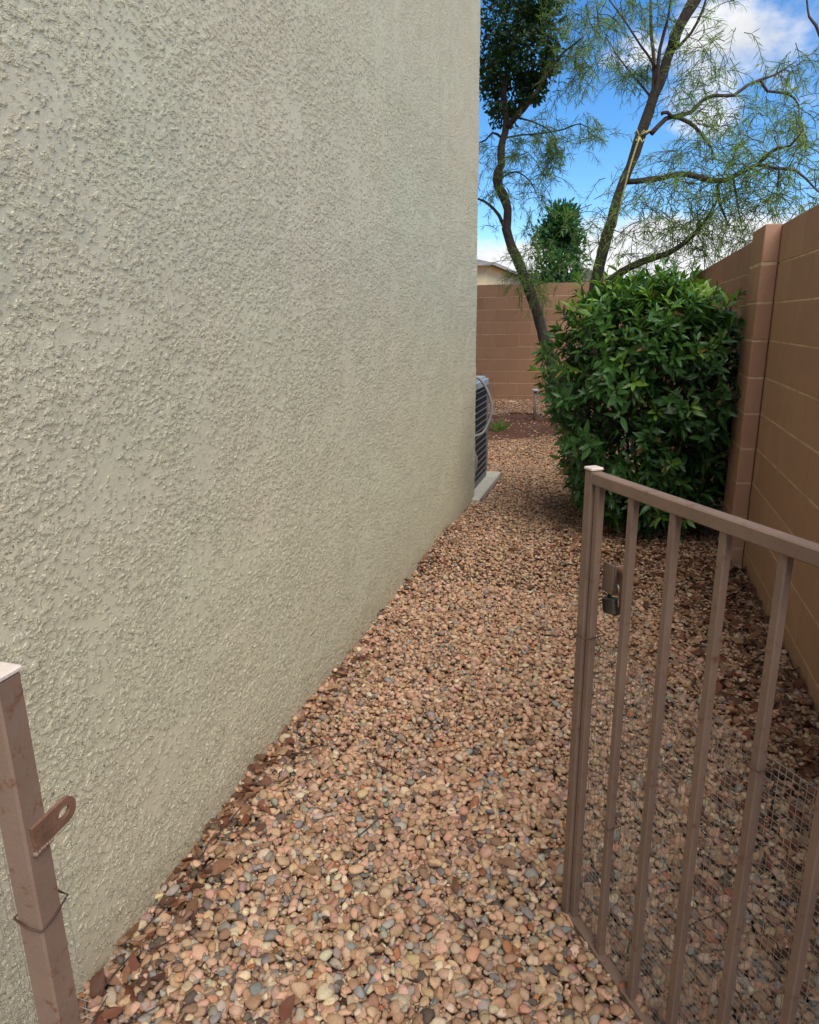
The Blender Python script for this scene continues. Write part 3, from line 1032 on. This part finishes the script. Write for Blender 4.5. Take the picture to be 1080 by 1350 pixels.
# the dense clump
N = 15000
lob = []
for (px, py, rx, rz, wgt, dy) in ((692, 50, 0.52, 0.62, 5, 0), (655, 30, 0.6, 0.8, 4, .4), (710, 95, 0.30, 0.30, 1.5, -.1), (668, 105, 0.40, 0.42, 2.5, .1), (716, 25, 0.26, 0.42, 1.5, -.1), (665, 145, .26, .22, .8, 0), (705, -20, 0.6, 0.5, 4, .1), (640, 90, .4, .5, 2, .3), (703, 120, .16, .18, .5, -.2)):
    p = at(px, py, Y1 + .15 + dy); lob.append((p.x, p.y, p.z, rx, rz, wgt))
lob = np.array(lob); li = rng.choice(len(lob), N, p=lob[:, 5] / lob[:, 5].sum())
d = rng.normal(size=(N, 3)); d /= np.linalg.norm(d, axis=1)[:, None]
rr = rng.random(N) ** 0.42
ctr = rng.normal(size=(70, 3))
P = lob[li, :3] + d * rr[:, None] * np.stack([lob[li, 3], lob[li, 3], lob[li, 4]], -1)
cell = np.sin(P[:, 0] * 9 + 1) * np.sin(P[:, 1] * 8) * np.sin(P[:, 2] * 8.5 + 2)
kp = cell > -0.07
P, d = P[kp], d[kp]
cc = np.array(lin(44, 66, 34))[None] * rng.uniform(0.6, 1.4, len(P))[:, None]
dr = d * 0.6 + rng.normal(0, 0.6, P.shape) + np.array([0, 0, -0.3])
a, f, c = scatter(RL, RLF, P, frames(dr, rng.normal(size=P.shape), len(P)), rng.uniform(0.05, 0.085, len(P)), cc)
o = rel(t1, obj('dense_foliage', mesh_np('dense_foliage', a, f, True, c), M_TLEAF, t1)); o.color = (0, 0, 0, 1); tag(o, kind='stuff')

# dense green tree beyond the far wall
Y3 = 17.0
b3 = at(737, 380, Y3)
t3 = empty('dense_tree', (b3.x, Y3, 0))
tag(t3, 'dense dark green pointed tree standing beyond the far block wall', 'tree')
tr = MB()
tr.tube([(0, 0, -0.05), (0.03, 0, 1.2), (0, 0.02, 2.6), (0, 0, 3.6)], [.11, .09, .06, .015], 9)
tr.build('trunk', M_BARK, t3)
top = at(735, 276, Y3).z
NC = 46
hc = rng.random(NC) ** 0.85; hc[0] = 1.0
azc = rng.uniform(0, 2 * np.pi, NC)
rc = np.interp(hc, [0, .25, .55, .8, .93, 1], [.45, .62, .54, .36, .20, .02]) * rng.uniform(0.45, 1.05, NC)
CCc = np.stack([rc * np.cos(azc), rc * np.sin(azc), 1.3 + (top - 1.45) * hc], -1)
N = 9000
ci = rng.integers(0, NC, N)
P = CCc[ci] + rng.normal(0, 1, (N, 3)) * np.array([.13, .13, .12])
dr = (P - CCc[ci]) * 4 + rng.normal(0, .4, (N, 3)) + np.array([0, 0, .35])
kp = np.sin(P[:, 0] * 7 + 1) * np.sin(P[:, 1] * 7) * np.sin(P[:, 2] * 6 + 2) > -0.22
P, dr = P[kp], dr[kp]; N = len(P)
cc = np.array(lin(66, 104, 60))[None] * rng.uniform(0.6, 1.4, N)[:, None]
a, f, c = scatter(RL, RLF, P, frames(dr, rng.normal(size=P.shape), N), rng.uniform(0.08, 0.14, N), cc)
o = obj('crown', mesh_np('crown', a, f, True, c), M_TLEAF, t3); o.color = (0, 0, 0, 1); tag(o, kind='stuff')

# ------------------------------------------------------------------ neighbouring houses
def nhouse(name, x0, x1, y0, y1, he, ridge, label, axis='y', ov=0.45):
    root = empty(name, ((x0 + x1) / 2, (y0 + y1) / 2, 0))
    tag(root, label, 'house')
    hx, hy = (x1 - x0) / 2, (y1 - y0) / 2
    b = MB(); b.box((0, 0, he / 2), (2 * hx, 2 * hy, he)); b.build('wall', M_NWALL, root)
    b = MB()
    X, Yy = hx + ov, hy + ov
    z0 = he + 0.02
    if axis == 'hip':
        k = min(X, Yy)
        vs = [(-X, -Yy, z0), (X, -Yy, z0), (X, Yy, z0), (-X, Yy, z0), (-X + k, 0, ridge), (X - k, 0, ridge)]
        fs = [(3, 2, 1, 0), (0, 1, 5, 4), (1, 2, 5), (2, 3, 4, 5), (3, 0, 4)]
    else:
        vs = [(-X, -Yy, z0), (X, -Yy, z0), (X, Yy, z0), (-X, Yy, z0), (0, -Yy, ridge), (0, Yy, ridge)]
        fs = [(3, 2, 1, 0), (0, 1, 4), (1, 2, 5, 4), (2, 3, 5), (3, 0, 4, 5)]
    b.add(vs, fs); rf = b.build('roof', M_NROOF, root)
    g = MB()
    for (ax, ay, bx, by) in ((-X, -Yy, X, -Yy), (X, -Yy, X, Yy)):
        cx, cy = (ax + bx) / 2, (ay + by) / 2
        g.box((cx + (0.03 if ax == bx else 0), cy - (0.03 if ay == by else 0), z0 - 0.03), (abs(bx - ax) + .06 if ay == by else 0.06, abs(by - ay) if ax == bx else 0.06, 0.10))
    g.build('gutter', M_FASCIA, rf)
    return root


nhouse('neighbour_house', -15, at(641, 360, 25).x, 25, 34, 3.28, 4.6, 'cream neighbouring house corner with grey eave showing over the far wall', 'hip', 0.28)
pk = at(771, 353, 30)
nhouse('neighbour_house', pk.x - 2.2, pk.x + 2.2, 30, 40, pk.z - 1.0, pk.z, 'small pale gable peeking above the far wall beside the leaning tree', 'y', 0.3)

# ------------------------------------------------------------------ condenser on its pad
pad = MB(); pad.box((0, 0, 0.03), (0.92, 1.09, 0.06), None, 0.008)
pado = pad.build('concrete_pad', M_CONC); pado.location = (-1.002 - 0.46, 5.945, 0.015)
tag(pado, 'low grey concrete pad under the condenser at the house corner', 'pad')
AX0, AX1, AY0, AY1 = -1.83, -1.105, 5.66, 6.36
ac = empty('condenser', ((AX0 + AX1) / 2, (AY0 + AY1) / 2, 0.075))
tag(ac, 'dark boxy air conditioning condenser with grey louvers at the house corner', 'air conditioner')
hx, hy = (AX1 - AX0) / 2, (AY1 - AY0) / 2


def rrect(mb, hx, hy, z0, z1, r, smooth=True, cap=False):
    pr = []
    for (sx, sy, a0) in ((1, 1, 0), (-1, 1, 90), (-1, -1, 180), (1, -1, 270)):
        for t in np.linspace(0, 90, 6):
            a = R(a0 + t); pr.append((sx * (hx - r) + r * math.cos(a), sy * (hy - r) + r * math.sin(a)))
    n = len(pr)
    vs = [(p[0], p[1], z0) for p in pr] + [(p[0], p[1], z1) for p in pr]
    fs = [(i, (i + 1) % n, n + (i + 1) % n, n + i) for i in range(n)]
    fs += [tuple(reversed(range(n))), tuple(range(n, 2 * n))]
    mb.add(vs, fs, False)


b = MB(); rrect(b, hx - .010, hy - .010, 0.04, 0.84, .06); b.build('coil', M_AC_DARK, ac)
b = MB(); rrect(b, hx, hy, 0.0, 0.045, .07); b.build('base_pan', M_AC_RING, ac)
b = MB(); rrect(b, hx + .006, hy + .006, 0.835, 0.885, .075); rrect(b, hx - .02, hy - .02, 0.8845, 0.905, .06); top_ = b.build('top_cover', M_AC_TOP, ac)
b = MB()
for r0 in (0.08, 0.13, 0.18, 0.23):
    b.tube([(r0 * math.cos(t), r0 * math.sin(t), 0.911) for t in np.linspace(0, 2 * math.pi, 25)], 0.004, 5)
b.build('fan_grille', M_AC_RING, top_)
rg = MB(); rrect(rg, hx, hy, -0.003, 0.003, .07)
rme = rg.mesh('louver'); rme.materials.append(M_AC_RING)
for i in range(14):
    o = obj('louver', rme, None, ac); o.location = (0, 0, 0.088 + i * 0.0545)
for sx in (-1, 1):
    for sy in (-1, 1):
        b = MB(); b.box((sx * (hx - .016), sy * (hy - .016), 0.44), (0.024, 0.024, 0.785), Matrix.Rotation(R(45), 3, 'Z'), .003); b.build('corner_rod', M_AC_RING, ac)


def cable(name, pts, rad, mat, label, cat):
    b = MB(); a, r = smooth_line(pts, [rad] * len(pts), 0.03, 0); b.tube(a, r, 8)
    return tag(b.build(name, mat), label, cat)


cable('conduit', [Vector((-1.40, 5.52, 1.0)), Vector((-1.28, 5.60, 1.03)), at(627, 497, 5.70), at(639, 508, 5.74), at(647, 528, 5.76), at(648, 545, 5.76), at(640, 566, 5.73), at(630, 574, 5.69), Vector((-1.25, 5.62, 0.52)), Vector((-1.42, 5.512, 0.52))], 0.011, M_COND, 'grey conduit looping out in front of the condenser', 'conduit')
cable('refrigerant_line', [Vector((-1.25, 5.52, 0.62)), at(622, 592, 5.64), at(628, 608, 5.66), at(624, 628, 5.66), at(619, 641, 5.62), Vector((-1.17, 5.58, 0.10))], 0.014, M_COND, 'insulated line running down beside the condenser to the pad', 'pipe')

# ------------------------------------------------------------------ gate
ga = math.atan2(-0.814, 0.581)
GW, GH = 1.33, 1.165
gate = empty('metal_gate', (-0.041, 1.49, 0), ga)
tag(gate, 'open brown metal gate leaf with vertical bars and wire mesh over the gravel', 'gate')
T = 0.0265


def part(name, c, size, mat=M_METAL, parent=gate, bev=0.0025):
    b = MB(); b.box((0, 0, 0), size, None, bev)
    o = b.build(name, mat, parent); o.location = c
    return o


part('stile', (T / 2 - 0.002, 0, GH / 2 + 0.004), (T, T, GH - 0.008))
cap = part('end_cap', (T / 2 - 0.002, 0, GH + 0.003), (T + 0.003, T + 0.003, 0.006), M_CAP, gate, 0.0015)
part('stile', (GW - T / 2, 0, GH / 2 + 0.004), (T, T, GH - 0.008))
part('top_rail', (GW / 2 - 0.0005, 0, GH - T / 2 - 0.002), (GW - 2 * T + 0.003, T - 0.001, T - 0.001))
part('bottom_rail', (GW / 2 - 0.0005, 0, 0.036), (GW - 2 * T + 0.003, T - 0.001, T - 0.001))
bs = [0.0365] + [0.150 + 0.1185 * k for k in range(10)]
for s in bs:
    part('bar', (s, random.uniform(-.001, .001), GH / 2), (0.0165, 0.0165, GH - 2 * T + 0.006), M_METAL, gate, 0.002)
# hardware cloth wired to the back of the lower half
wm = MB()
z1 = 0.80
ww = 0.0007
x = 0.012
while x < GW - 0.01:
    y0 = 0.0155 + 0.0015 * math.sin(9 * x)
    wm.tube([(x, y0, 0.03), (x + 0.001 * math.sin(31 * x), y0 + 0.0015, 0.4), (x, y0, z1 + 0.004)], ww, 3, False)
    x += 0.0127
z = 0.035
while z < z1 + 0.002:
    wm.tube([(0.010, 0.0165, z), (GW / 2, 0.0180, z + 0.001 * math.sin(40 * z)), (GW - 0.01, 0.0165, z)], ww, 3, False)
    z += 0.0127
wm.build('wire_mesh', M_WIRE, gate)
# wire ties
for (s, z, wd) in ((0.022, 0.80, 0.026), (0.5055, 0.785, 0.0135), (0.150, 0.40, 0.0135)):
    b = MB()
    k = 0.0215 if wd > .02 else 0.013
    lp = [(s - wd, -k, z), (s, -k - .002, z - .003), (s + wd, -k, z - .002), (s + wd + .001, k + .006, z + .002), (s, k + .008, z + .004), (s - wd, k + .006, z + .002), (s - wd, -k, z + .001)]
    b.tube(lp, 0.0014, 5)
    b.tube([(s + wd, 0.01, z), (s + wd + .012, 0.012, z - .014), (s + wd + .014, .004, z - .03)], 0.0012, 4)
    b.build('wire_tie', M_TIE, gate)
# latch: welded plate, keeper and slide rod
lp = MB(); lp.box((0.056, 0.021, 0.938), (0.036, 0.0045, 0.066), None, 0.0012)
lp.box((0.0735, 0.036, 0.938), (0.0045, 0.028, 0.066), Matrix.Rotation(R(5), 3, 'Y'), 0.0012)
lat = lp.build('latch_plate', M_METAL, gate)
b = MB(); b.tube([(0.05, 0.034, 0.962), (0.09, 0.034, 0.961), (0.138, 0.028, 0.955)], 0.0085, 10); b.build('slide_rod', M_RUST, lat)
b = MB(); b.tube([(0.080, 0.036, 0.965), (0.086, 0.036, 0.93), (0.084, 0.034, 0.890)], 0.006, 8); b.build('hasp', M_RUST, lat)
# padlock hangs on the latch: a thing of its own
Mg = Matrix.Translation((-0.041, 1.49, 0)) @ Matrix.Rotation(ga, 4, 'Z')
lockr = empty('padlock', Mg @ Vector((0.062, 0.030, 0.876)), ga)
tag(lockr, 'weathered steel padlock hanging from the gate latch', 'padlock')
b = MB(); b.box((0, 0, 0), (0.044, 0.022, 0.036), Matrix.Rotation(R(-14), 3, 'Y'), 0.004); b.build('lock_body', M_LOCK, lockr)
b = MB()
b.tube([(-0.014, 0, 0.012)] + [(0.004 + 0.016 * math.cos(t), 0.004, 0.034 + 0.018 * math.sin(t)) for t in np.linspace(math.pi, 0, 9)] + [(0.024, 0, 0.006)], 0.0042, 8)
b.build('shackle', M_CHROME, lockr)
# hinge post by the block wall
hp = empty('gate_post', (0.763, 0.372, 0))
tag(hp, 'square brown hinge post of the gate against the block wall', 'post')
part('post', (0, 0, 0.58), (0.038, 0.038, 1.22), M_METAL, hp)
part('end_cap', (0, 0, 1.193), (0.041, 0.041, 0.006), M_CAP, hp)
for z in (0.25, 0.95):
    b = MB(); b.tube([(-0.021, 0.022, z - 0.03), (-0.021, 0.022, z + 0.03)], 0.008, 10); b.build('hinge', M_METAL, hp)

# ------------------------------------------------------------------ fixed panel at the house side
LX, LY = -0.562, 0.478
fp = empty('fence_panel', (LX, LY, 0))
tag(fp, 'short fixed brown metal panel with latch post and wire mesh by the stucco wall', 'fence')
PT = 0.031
part('post', (0, 0, 0.572), (PT, PT, 1.139), M_METAL, fp)
part('end_cap', (0, 0, 1.1445), (PT + .003, PT + .003, 0.006), M_CAP, fp, 0.0015)
part('top_rail', (-0.262, 0, 1.127), (0.49, 0.025, 0.025), M_METAL, fp)
part('bottom_rail', (-0.262, 0, 0.04), (0.49, 0.025, 0.025), M_METAL, fp)
for s in (-0.135, -0.25, -0.365, -0.485):
    part('bar', (s, 0, 0.584), (0.0165, 0.0165, 1.066), M_METAL, fp, 0.002)
b = MB()
x = -0.49
while x < 0.026:
    yb = 0.0195 + 0.002 * math.sin(11 * x); b.tube([(x, yb, 0.03), (x, yb + .001, 0.45), (x, yb, 0.912)], 0.00045, 3, False); x += 0.0127
z = 0.035
while z < 0.912:
    b.tube([(-0.49, 0.0205, z), (-0.2, 0.0215, z), (0.027, 0.0195, z)], 0.00045, 3, False); z += 0.0127
b.build('wire_mesh', M_WIRE, fp)
b = MB()
k = PT / 2 + .0015
b.tube([(-k, -k, .862), (0, -k - .001, .855), (k, -k, .854), (k + .001, 0, .857), (k, k + .006, .865), (0, k + .008, .865), (-k, k + .006, .865), (-k, -k, .863)], 0.0013, 5)
b.build('wire_tie', M_TIE, fp)
# latch tab with a slotted hole
bm = bmesh.new()
outer = []
L0, L1, hw = -0.012, 0.047, 0.0145
prof2 = [(L0, -hw), (L1 - hw, -hw)] + [(L1 - hw + hw * math.sin(t), -hw * math.cos(t)) for t in np.linspace(0.3, math.pi - 0.3, 9)] + [(L1 - hw, hw), (L0, hw)]
hc = L1 - hw - 0.003
hole = [(hc + 0.0085 * math.cos(t), 0.0062 * math.sin(t)) for t in np.linspace(-math.pi / 2, 1.5 * math.pi, 13)[:-1]]
th = 0.0045
for zz in (0, th):
    vo = [bm.verts.new((zz, p[0], p[1])) for p in prof2]; vh = [bm.verts.new((zz, p[0], p[1])) for p in hole]
    eo = [bm.edges.new((vo[i], vo[(i + 1) % len(vo)])) for i in range(len(vo))]; eh = [bm.edges.new((vh[i], vh[(i + 1) % len(vh)])) for i in range(len(vh))]
    bmesh.ops.triangle_fill(bm, edges=eo + eh, use_beauty=True)
    if zz == 0: v0, h0 = vo, vh
for A, B in ((v0, vo), (h0, vh)):
    for i in range(len(A)):
        bm.faces.new((A[i], A[(i + 1) % len(A)], B[(i + 1) % len(B)], B[i]))
bmesh.ops.recalc_face_normals(bm, faces=bm.faces)
me = bpy.data.meshes.new('latch_tab'); bm.to_mesh(me); bm.free()
tab = obj('latch_tab', me, M_RUST, fp); tab.location = (PT / 2 + 0.0005, 0.004, 0.962); tab.rotation_euler = (R(4), 0, 0)
b = MB()
for i in range(7):
    b.box((PT / 2 + 0.003, -0.008 + i * 0.0035, 0.9455 + random.uniform(-.001, .001)), (0.006, 0.0045, 0.005), Matrix.Rotation(random.uniform(0, 1), 3, 'X'), 0.0015)
b.build('weld_bead', M_METAL, fp)

# ------------------------------------------------------------------ leaf litter, twigs, small things
DL = []
for i in range(8):
    v, f = leaf_mesh(1.0, rng.uniform(0.34, 0.55), rng.uniform(-0.3, 1.1), rng.uniform(-0.6, 0.6), 5, 0.02, rng.uniform(-1.2, 1.2))
    v[:, 2] += 0.06 * np.sin(v[:, 0] * 9 + i)
    v[:, 1] += 0.05 * np.sin(v[:, 0] * 5 + 2 * i) + rng.normal(0, 0.018, len(v))
    DL.append(v)
DL = np.array(DL); DLF = f
dpos = []
def add_dry(n, fx, fy):
    for _ in range(n):
        dpos.append((fx(), fy()))
g = rng
add_dry(115, lambda: XH + 0.022 + abs(g.normal(0, 0.045)), lambda: g.uniform(0.55, 1.95))
add_dry(60, lambda: XH + 0.022 + abs(g.normal(0, 0.04)), lambda: g.uniform(1.95, 4.6))
add_dry(190, lambda: XR - 0.03 - abs(g.normal(0, 0.20)), lambda: g.uniform(1.7, 4.3))
add_dry(230, lambda: g.normal(0.25, 0.30), lambda: g.normal(4.45, 0.45))
add_dry(45, lambda: g.uniform(-0.9, 0.75), lambda: g.uniform(0.7, 4.5))
add_dry(750, lambda: XR - 0.03 - abs(g.normal(0, 0.26)), lambda: g.uniform(1.5, 4.4))
add_dry(320, lambda: g.normal(0.25, 0.36), lambda: g.normal(4.4, 0.4))
add_dry(90, lambda: XH + 0.022 + abs(g.normal(0, 0.05)), lambda: 0.6 + abs(g.normal(0, 0.9)))
dpos = np.array(dpos)
kk = keep_mask(dpos[:, 0], dpos[:, 1]); dpos = dpos[kk]
n = len(dpos)
dz = ground_h(dpos[:, 0], dpos[:, 1]) + rng.uniform(0.006, 0.018, n)
an = rng.uniform(0, 2 * np.pi, n)
dd = np.stack([np.cos(an), np.sin(an), rng.normal(0, 0.16, n)], -1)
uu = np.tile([0, 0, 1.0], (n, 1)) + rng.normal(0, 0.45, (n, 3))
dm = frames(dd, uu, n); ds = rng.uniform(0.028, 0.062, n)
DC = np.array([lin(116, 82, 60), lin(132, 94, 66), lin(96, 66, 50), lin(150, 116, 86), lin(118, 72, 52)])
dc = DC[rng.integers(0, 5, n)] * rng.uniform(0.7, 1.15, n)[:, None]
P3 = np.concatenate([dpos, dz[:, None]], 1)
# slide leaves that would poke through a wall back onto the gravel
P3[:, 0] = np.clip(P3[:, 0], XH + 0.03, XR - 0.03)
dist = np.linalg.norm(P3 - np.array(CC), axis=1)
pick = np.zeros(n, bool); pick[np.argsort(dist)[:260]] = True
a, f, c = scatter(DL, DLF, P3[~pick], dm[~pick], ds[~pick], dc[~pick])
ll = obj('leaf_litter', mesh_np('leaf_litter', a, f, True, c), M_DRY, ground); ll.color = (0, 0, 0, 1)
tag(ll, kind='stuff')
dmm = []
for i in range(8):
    me = mesh_np('dry_leaf', DL[i], DLF); me.materials.append(M_DRY); dmm.append(me)
for i in np.where(pick)[0]:
    o = obj('dry_leaf', dmm[i % 8], None, ground)
    M = Matrix((dm[i] * ds[i]).tolist()).to_4x4(); M.translation = P3[i]
    o.matrix_local = M; o.color = (*dc[i], 1)
for i in range(46):
    zone = i % 4
    x = (XH + 0.05 + abs(random.gauss(0, 0.06))) if zone == 0 else (random.uniform(0.25, 0.72) if zone < 3 else random.uniform(-0.8, 0.5))
    y = random.uniform(0.8, 2.0) if zone == 0 else random.uniform(1.5, 4.2)
    L, an = random.uniform(0.06, 0.2), random.uniform(0, math.pi)
    if x + L > XR - 0.03 or x - L < XH + .03: an = math.pi / 2 + random.uniform(-.2, .2)
    h = float(ground_h(np.array(x), np.array(y))) + 0.018
    p = [Vector((x + L * (t - .5) * math.cos(an), y + L * (t - .5) * math.sin(an), h + random.uniform(-.004, .008))) for t in (0, .33, .66, 1)]
    b = MB(); b.tube(p, [0.0022, 0.002, 0.0017, 0.001], 5); b.build('twig', M_BARK, ground)

# stone by the far wall
s1 = at(671, 530, YB - 0.25)
for i, (dx, sz, lab, mt) in enumerate(((0.04, (0.17, 0.11, 0.09), 'pale tan broken stone lying at the foot of the far wall', M_STONE), (-0.09, (0.08, 0.09, 0.085), 'small reddish stone beside the pale stone at the far wall', M_BLOCK_BACK))):
    me = mesh_np('stone', SH2[i] * np.array(sz) / 2 * 1.1, F2, False)
    o = tag(obj('stone', me, mt), lab, 'stone'); o.location = (s1.x + dx, YB - 0.22, 0.115)
# capped stake near the bush
k = at(706, 513, 10.5)
st = empty('capped_stake', (k.x, 10.5, 0))
tag(st, 'thin grey stake with a white cap standing by the crooked tree', 'stake')
b = MB(); b.tube([(0, 0, -0.02), (0, 0, k.z - 0.03)], 0.022, 10); b.build('stake', M_STAKE, st)
b = MB(); b.lathe([(0, k.z - .03), (.05, k.z - .03), (.055, k.z - .012), (.045, k.z), (0, k.z + .004)], 16); b.build('cap', M_WHITE, st)
# weed tuft in the bare soil
wv = []
N = 90
an = rng.uniform(0, 2 * np.pi, N)
wd = np.stack([np.cos(an), np.sin(an), rng.uniform(0.5, 2.0, N)], -1)
wp = np.stack([rng.normal(0, .05, N), rng.normal(0, .06, N), np.full(N, 0.01)], -1)
a, f, c = scatter(TL, TLF, wp, frames(wd, rng.normal(size=(N, 3)), N), rng.uniform(.10, .22, N), np.array(lin(110, 140, 66))[None] * rng.uniform(.7, 1.2, N)[:, None])
wo_ = obj('weed', mesh_np('weed', a, f, True, c), M_TLEAF); wo_.location = (-1.50, 9.35, 0.01); wo_.color = (0, 0, 0, 1)
tag(wo_, 'small green weed tuft in the bare soil beyond the condenser', 'plant')
